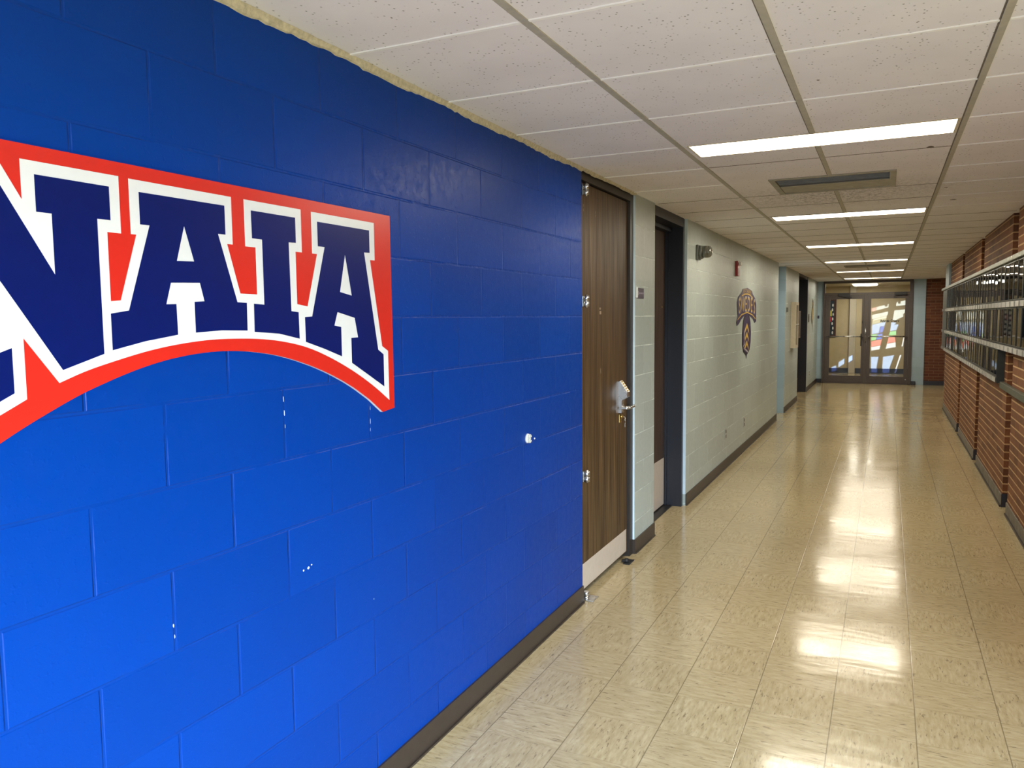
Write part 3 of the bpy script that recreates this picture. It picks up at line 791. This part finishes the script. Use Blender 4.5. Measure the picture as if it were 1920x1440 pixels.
FR = plain('dark_frame', (.036, .036, .030), .35)
MATS = [plain('mat_cream', (.75, .72, .48), .45, .06, coat=.3), plain('mat_grey', (.50, .46, .38), .45, .1, coat=.3), plain('mat_blue_grey', (.12, .14, .16), .3, .1, coat=.6), plain('mat_olive', (.14, .14, .08), .3, .1, coat=.6)]
PH = [plain('photo_%s' % n, c, .25, .5, 14, coat=.7) for n, c in (('brown', (.10, .07, .05)), ('slate', (.05, .055, .07)), ('rose', (.30, .13, .12)), ('amber', (.42, .24, .08)), ('green', (.09, .13, .06)), ('pale', (.42, .40, .34)))]
GL = bpy.data.materials.new('picture_glass'); GL.use_nodes = True
nt = GL.node_tree; nt.nodes.clear()
out = nt.nodes.new('ShaderNodeOutputMaterial'); mx = nt.nodes.new('ShaderNodeMixShader'); tr = nt.nodes.new('ShaderNodeBsdfTransparent'); gs = nt.nodes.new('ShaderNodeBsdfGlossy'); fz = nt.nodes.new('ShaderNodeFresnel')
fz.inputs[0].default_value = 1.28; gs.inputs['Roughness'].default_value = .03; tr.inputs[0].default_value = (.96, .97, .96, 1)
nt.links.new(fz.outputs[0], mx.inputs[0]); nt.links.new(tr.outputs[0], mx.inputs[1]); nt.links.new(gs.outputs[0], mx.inputs[2]); nt.links.new(mx.outputs[0], out.inputs[0])

def proto(hh):
    """portrait frame, origin at its lower back centre, wall plane at local x=0, facing -x"""
    Wd = .228
    d = {}
    bm = nbm(); D, F = .013, .009
    y0, y1 = -Wd / 2, Wd / 2
    for lo, hi in (((-D, y0, 0), (0, y0 + F, hh)), ((-D, y1 - F, 0), (0, y1, hh)), ((-D, y0 + F, 0), (0, y1 - F, F)), ((-D, y0 + F, hh - F), (0, y1 - F, hh))): box(bm, lo, hi)
    d['frame'] = (bm, FR)
    bm = nbm(); box(bm, (-.0065, y0 + F + .0005, F + .0005), (-.004, y1 - F - .0005, hh - F - .0005)); d['mat_board'] = (bm, MATS[0])
    bm = nbm(); box(bm, (-.0074, y0 + .085, .045), (-.0066, y1 - .022, hh - .05)); d['photo'] = (bm, PH[0])
    bm = nbm(); box(bm, (-.0095, y0 + F + .0005, F + .0005), (-.0085, y1 - F - .0005, hh - F - .0005)); d['glass_pane'] = (bm, GL)
    bm = nbm(); box(bm, (-.027, y0 + .006, -.049), (-.0235, y1 - .006, -.008), 0, .0008); box(bm, (-.036, y1 - .012, -.047), (-.027, y1 - .008, -.010)); d['name_plate'] = (bm, PLATE)
    return d
cache = {}
rowlab = ['framed portrait from the far end, top row of the wall display', 'framed portrait from the far end, middle row of the wall display', 'framed portrait from the far end, short bottom row of the wall display']
ONES = 'zeroth first second third fourth fifth sixth seventh eighth ninth tenth eleventh twelfth thirteenth fourteenth fifteenth sixteenth seventeenth eighteenth nineteenth twentieth'.split()
def ordinal(k):
    if k <= 20: return ONES[k] + ' '
    return ('thirtieth ' if k == 30 else ('thirty' if k > 30 else 'twenty') + '-' + ONES[k % 10] + ' ')
for r in range(3):
    z0, z1 = ROW_Z[r]
    d = proto(z1 - z0)
    for k, (bm, m) in d.items():
        me = bpy.data.meshes.new(k); bmesh.ops.recalc_face_normals(bm, faces=bm.faces); bm.to_mesh(me); bm.free(); me.materials.append(m); cache[(r, k)] = me
    n0 = -5 if r < 2 else 4
    src = None
    for n in range(n0, 32):
        yc_ = 6.871 + .24 * n + .12
        if r == 2: yc_ += .02
        if src is None:
            e = thing('portrait_frame', rowlab[r], 'framed portrait', 'portraits in row %s' % ['one', 'two', 'three'][r])
            src = (e, [])
            for k in d:
                p = bpy.data.objects.new(k, cache[(r, k)]); COL.objects.link(p); p.parent = e; src[1].append(p)
            cur, parts = e, src[1]
        else:
            cur = src[0].copy(); COL.objects.link(cur); parts = []
            for p in src[1]:
                q = p.copy(); q.parent = cur; COL.objects.link(q); parts.append(q)
        cur.location = (2.4185, yc_, z0)
        cur.rotation_euler = (0, random.uniform(-.004, .010), random.uniform(-.012, .012))
        cur['label'] = ordinal(32 - n) + rowlab[r]
        for p in parts:
            if p.name.startswith(('mat_board', 'photo')):
                sl_ = p.material_slots[0]; sl_.link = 'OBJECT'
                if p.name.startswith('mat_board'):
                    if r == 0: c = random.choice([MATS[1], MATS[1], MATS[2], MATS[1]])
                    elif r == 1: c = (MATS[0] if n % 2 == 0 else MATS[3]) if n < 6 else random.choice([MATS[0], MATS[1], MATS[1]])
                    else: c = random.choice([MATS[1], MATS[2], MATS[1]])
                    if r == 1 and n == 0: c = MATS[2]
                    sl_.material = c
                else:
                    c = random.choice([PH[0], PH[1], PH[5], PH[4]])
                    if r == 1 and n == 0: c = PH[3]
                    if r == 1 and n == -1: c = PH[2]
                    sl_.material = c

# ------------------------------------------------------------------ glass double doors at the end
bm = nbm()
ZT = 2.45
box(bm, (.13, YE - .05, 0), (.172, YE + .06, ZT)); box(bm, (2.0, YE - .05, 0), (2.072, YE + .06, ZT)); box(bm, (.172, YE - .05, 2.405), (2.0, YE + .06, ZT)); box(bm, (.172, YE - .05, 2.135), (2.0, YE + .06, 2.175))
box(bm, (1.055, YE - .055, 0), (1.115, YE + .06, 2.135)); box(bm, (.13, YE - .05, 0), (2.072, YE + .06, .012))
box(bm, (.13, YE - .05, 2.45), (2.072, YE + .2, H + .05))
d4 = struct('door_4', bm, BRONZE, 'bronze framed glass double doors at the end of the corridor')
bm = nbm(); box(bm, (.1725, YE, 2.1755), (1.9995, YE + .006, 2.4045)); obj('transom_glass', bm, GL, d4)
for s, (x0, x1) in enumerate(((.175, 1.052), (1.118, 1.997))):
    bm = nbm()
    g0, g1 = (.288, .992) if s == 0 else (1.188, 1.915)
    box(bm, (x0, YE - .02, .015), (g0, YE + .025, 2.13)); box(bm, (g1, YE - .02, .015), (x1, YE + .025, 2.13)); box(bm, (g0, YE - .02, .015), (g1, YE + .025, .185)); box(bm, (g0, YE - .02, 2.025), (g1, YE + .025, 2.13))
    lf = obj('door_leaf', bm, BRONZE, d4)
    bm = nbm(); box(bm, (g0 + .0005, YE, .1855), (g1 - .0005, YE + .006, 2.0245)); obj('glass_pane', bm, GL, lf)
    bm = nbm(); a, b = (g0 - .05, g1 + .035) if s == 0 else (g0 - .03, g1 + .03)
    tube(bm, [(a, YE - .02, 1.13), (a, YE - .075, 1.13), (b, YE - .075, 1.13), (b, YE - .02, 1.13)], .014); obj('push_bar', bm, STEEL, lf)
    bm = nbm(); xx = .46 if s == 0 else 1.68
    box(bm, (xx, YE - .09, 2.10), (xx + .26, YE - .051, 2.165), 0, .004); 
    prism(bm, [[(xx + .05, 2.10), (xx + .30 * (1 if s == 0 else -.05), 2.05), (xx + .32 * (1 if s == 0 else -.05), 2.075), (xx + .1, 2.125)]], ENDY, YE - .11, YE - .09)
    obj('door_closer', bm, DARKM, d4)
bm = nbm(); box(bm, (.975, YE - .045, .90), (1.005, YE - .021, 1.20), 0, .004); box(bm, (1.0, YE - .04, 1.45), (1.02, YE - .021, 1.50), 0, .004); obj('exit_latch', bm, DARKM, d4)
bm = nbm(); tube(bm, [(1.085, YE - .06, 1.0), (1.085, YE - .10, 1.02), (1.085, YE - .10, 1.36), (1.085, YE - .06, 1.38)], .010); obj('pull_handle', bm, STEEL, d4)
o = text_mesh('Athletic Center', .080, DARKM, 'door_lettering', d4, on_end(1.595, YE - .002, 1.495), .0008, .80, bold=.0035)
bm = nbm(); cyl(bm, (1.96, YE - .022, .12), (1.96, YE - .019, .12), .012); obj('bolt_cap', bm, STEEL, d4)
# ------------------------------------------------------------------ foyer behind the glass
FY = 24.2
bm = nbm(); box(bm, (-1.2, FY, 0), (3.4, FY + .15, 2.9)); struct('wall_foyer', bm, TAN, 'tan foyer wall seen through the glass doors')
bm = nbm(); box(bm, (-1.3, YE + .2, 0), (-1.2, FY, 2.9)); box(bm, (-1.2, YE + .21, 0), (-.3, YE + .3, 2.9)); box(bm, (2.335, YE + .21, 0), (3.2, YE + .3, 2.9)); struct('wall_foyer', bm, TAN)
bm = nbm(); box(bm, (-1.2, YE + .201, -.1), (-.8, FY, 0)); struct('floor', bm, FLOOR)
bm = nbm(); box(bm, (-1.3, YE + .061, 2.46), (3.4, FY + .15, 2.52)); struct('ceiling', bm, plain('foyer_ceiling', (.55, .48, .34), .8, .04))
bm = nbm(); box(bm, (-1.2, FY - .012, 0), (3.2, FY, .14)); struct('baseboard_foyer', bm, NVINYL)
bm = nbm(); box(bm, (.575, FY - .10, 0), (.745, FY, 2.459), 0, .01); struct('trim_8', bm, plain('pale_column', (.55, .50, .38), .5, .04), 'slim pale column in the foyer')
t = thing('ceiling_light', 'rounded lit lamp seen through the glass above the end doors', 'ceiling light')
bm = nbm(); box(bm, (.70, 22.3, 2.425), (1.28, 23.35, 2.4595), 0, .02); obj('diffuser', bm, emit('foyer_lens', (1, .95, .82), 8), t)
bpy.data.materials['foyer_lens'].cycles.emission_sampling = 'NONE'
ll = bpy.data.lights.new('foyer_glow', 'AREA'); ll.shape = 'RECTANGLE'; ll.size = .55; ll.size_y = 1.0; ll.energy = 12 * math.pi * .55; ll.color = (1, .93, .8)
lo_ = bpy.data.objects.new('foyer_glow', ll); COL.objects.link(lo_); lo_.parent = t; lo_.location = (.99, 22.82, 2.42)
bm = nbm(); box(bm, (.67, 22.27, 2.452), (1.31, 23.38, 2.4596), 0, .004); obj('frame', bm, WHITEP, t)
t = thing('framed_poster', 'dark colourful framed poster on the foyer wall behind the left glass door', 'poster')
bm = nbm(); box(bm, (-.32, FY - .03, 1.02), (.225, FY - .001, 2.12), 0, .004); obj('poster_frame', bm, plain('mahogany', (.07, .02, .015), .4), t)
bm = nbm(); box(bm, (-.27, FY - .033, 1.08), (.175, FY - .0301, 2.06)); obj('poster_sheet', bm, plain('poster_night', (.012, .03, .05), .4), t)
bm = nbm()
for k in range(7): prism(bm, [ell(.135 + .012 * math.sin(k * 2.1), 1.15 + k * .13, .02, .045, 0, 330, 7)], ENDY, FY - .035, FY - .0331)
obj('poster_figure', bm, WHITEP, t)
bm = nbm(); box(bm, (.07, FY - .0345, 1.62), (.11, FY - .0331, 1.78)); obj('yellow_patch', bm, plain('yellow', (.6, .55, .1), .5), t)
bm = nbm(); box(bm, (.06, FY - .0345, 1.46), (.11, FY - .0331, 1.60)); obj('red_patch', bm, plain('crimson', (.45, .02, .05), .5), t)

# made-up side window; the added spot throws tinted patches standing in for a reflection
WX = 2.9
patches = {
 'pink': ((0.257, 0.185, 0.429), [[(1.129, 1.846), (1.233, 1.882), (1.236, 1.761), (1.132, 1.735)]]),
 'pale': ((0.195, 0.315, 0.705), [[(1.237, 1.882), (1.442, 1.934), (1.469, 1.869), (1.519, 1.877), (1.542, 1.963), (1.559, 1.959), (1.55, 1.845), (1.24, 1.761)], [(1.737, 1.938), (1.773, 2.02), (1.792, 1.946), (1.85, 1.945), (1.848, 2.009), (1.971, 2.034), (1.974, 1.906), (1.739, 1.879)], [(1.134, 1.641), (1.553, 1.738), (1.542, 1.646), (1.518, 1.613), (1.137, 1.515)], [(1.697, 1.764), (1.969, 1.787), (1.964, 1.696), (1.924, 1.66), (1.934, 1.586), (1.779, 1.514), (1.755, 1.478), (1.663, 1.497)]]),
 'cream': ((0.27, 0.377, 0.714), [[(1.137, 1.509), (1.518, 1.607), (1.511, 1.554), (1.15, 1.473)]]),
 'olive': ((0.149, 0.215, 0.362), [[(1.15, 1.468), (1.511, 1.548), (1.497, 1.461), (1.144, 1.371)]]),
 'light_blue': ((0.13, 0.269, 0.952), [[(1.141, 1.365), (1.497, 1.456), (1.47, 1.335), (1.358, 1.317), (1.329, 1.128), (1.143, 1.1)], [(1.631, 1.442), (1.765, 1.422), (1.716, 1.371), (1.819, 1.376), (1.77, 1.219), (1.605, 1.183)], [(1.142, .47), (1.338, .475), (1.294, .154), (1.3, .02), (1.147, .02)], [(1.448, .475), (1.731, .526), (1.631, .179), (1.595, .02), (1.425, .02)],
   [(.30, .30), (.555, .49), (.555, .34), (.30, .15)], [(.104, .15), (.245, .215), (.241, .06), (.108, .02)]]),
 'blue': ((0.014, 0.077, 0.81), [[(1.363, 1.31), (1.467, 1.328), (1.429, 1.165), (1.34, 1.131)], [(1.295, 1.105), (1.422, 1.124), (1.409, .975), (1.264, .945)]]),
 'green': ((0.081, 0.315, 0.343), [[(1.138, 1.087), (1.287, 1.105), (1.257, .941), (1.135, .922)], [(1.605, 1.174), (1.763, 1.201), (1.766, 1.081), (1.578, 1.068)]]),
 'red': ((0.27, 0.108, 0.248), [[(1.136, .903), (1.417, .966), (1.38, .792), (1.14, .748)], [(1.575, 1.025), (1.734, 1.025), (1.759, .89), (1.538, .845)]]),
 'white': ((0.249, 0.385, 0.952), [[(1.14, .742), (1.38, .786), (1.357, .68), (1.142, .641)], [(1.538, .838), (1.76, .881), (1.763, .748), (1.509, .696)], [(1.872, .536), (1.914, .527), (1.77, .02), (1.735, .02)], [(1.95, 1.016), (1.971, 1.016), (1.94, .758), (1.902, .767)]]),
}
# a ray from window point (WX, y, z) comes from the added spot and reaches the wall y=FY
def back(x, z):
    p = Vector((x, FY, z)); d = p - SPOT_P
    q = SPOT_P + d * ((WX - SPOT_P.x) / d.x)
    return (q.y, q.z)
loops, pane_polys = [], []
for k, (c, ps) in patches.items():
    for p in ps:
        q = [back(*v) for v in p]
        cx_ = sum(v[0] for v in q) / len(q); cz_ = sum(v[1] for v in q) / len(q)
        pane_polys.append((k, c, q))
Y0w, Y1w, Z0w, Z1w = 21.6, 23.6, .3, 2.455
bm = nbm(); box(bm, (WX, YE + .06, 0), (WX + .15, Y0w, 2.9)); box(bm, (WX, Y1w, 0), (WX + .15, FY, 2.9)); box(bm, (WX, Y0w, 0), (WX + .15, Y1w, Z0w)); box(bm, (WX, Y0w, Z1w), (WX + .15, Y1w, 2.9))
struct('wall_foyer', bm, TAN)
bm = nbm()
# opaque mask sheet between the tinted panes, shrunk panes are cut out of it
rect = [(Y0w, Z0w), (Y1w, Z0w), (Y1w, Z1w), (Y0w, Z1w)]
cut = []
for k, c, q in pane_polys:
    cx_ = sum(v[0] for v in q) / len(q); cz_ = sum(v[1] for v in q) / len(q)
    cut.append([(cx_ + (v[0] - cx_) * .985, cz_ + (v[1] - cz_) * .985) for v in q])
prism(bm, [rect] + cut, WALLX, WX + .01, WX + .014)
mask = struct('patch_mask', bm, TAN, 'added mask with tinted panes that shape the coloured light patches')
tint = {}
for (k, c, q), cc in zip(pane_polys, cut):
    if k not in tint:
        m = bpy.data.materials.new('patch_tint_' + k); m.use_nodes = True
        nn = m.node_tree; nn.nodes.clear()
        o_ = nn.nodes.new('ShaderNodeOutputMaterial'); t_ = nn.nodes.new('ShaderNodeBsdfTransparent'); t_.inputs[0].default_value = (c[0] * .92, c[1] * .78, c[2] * .56, 1); nn.links.new(t_.outputs[0], o_.inputs[0])
        tint[k] = m
    bm = nbm(); vs = [bm.verts.new((WX + .012, a, b)) for a, b in cc]; bm.faces.new(vs); obj('pane', bm, tint[k], mask)
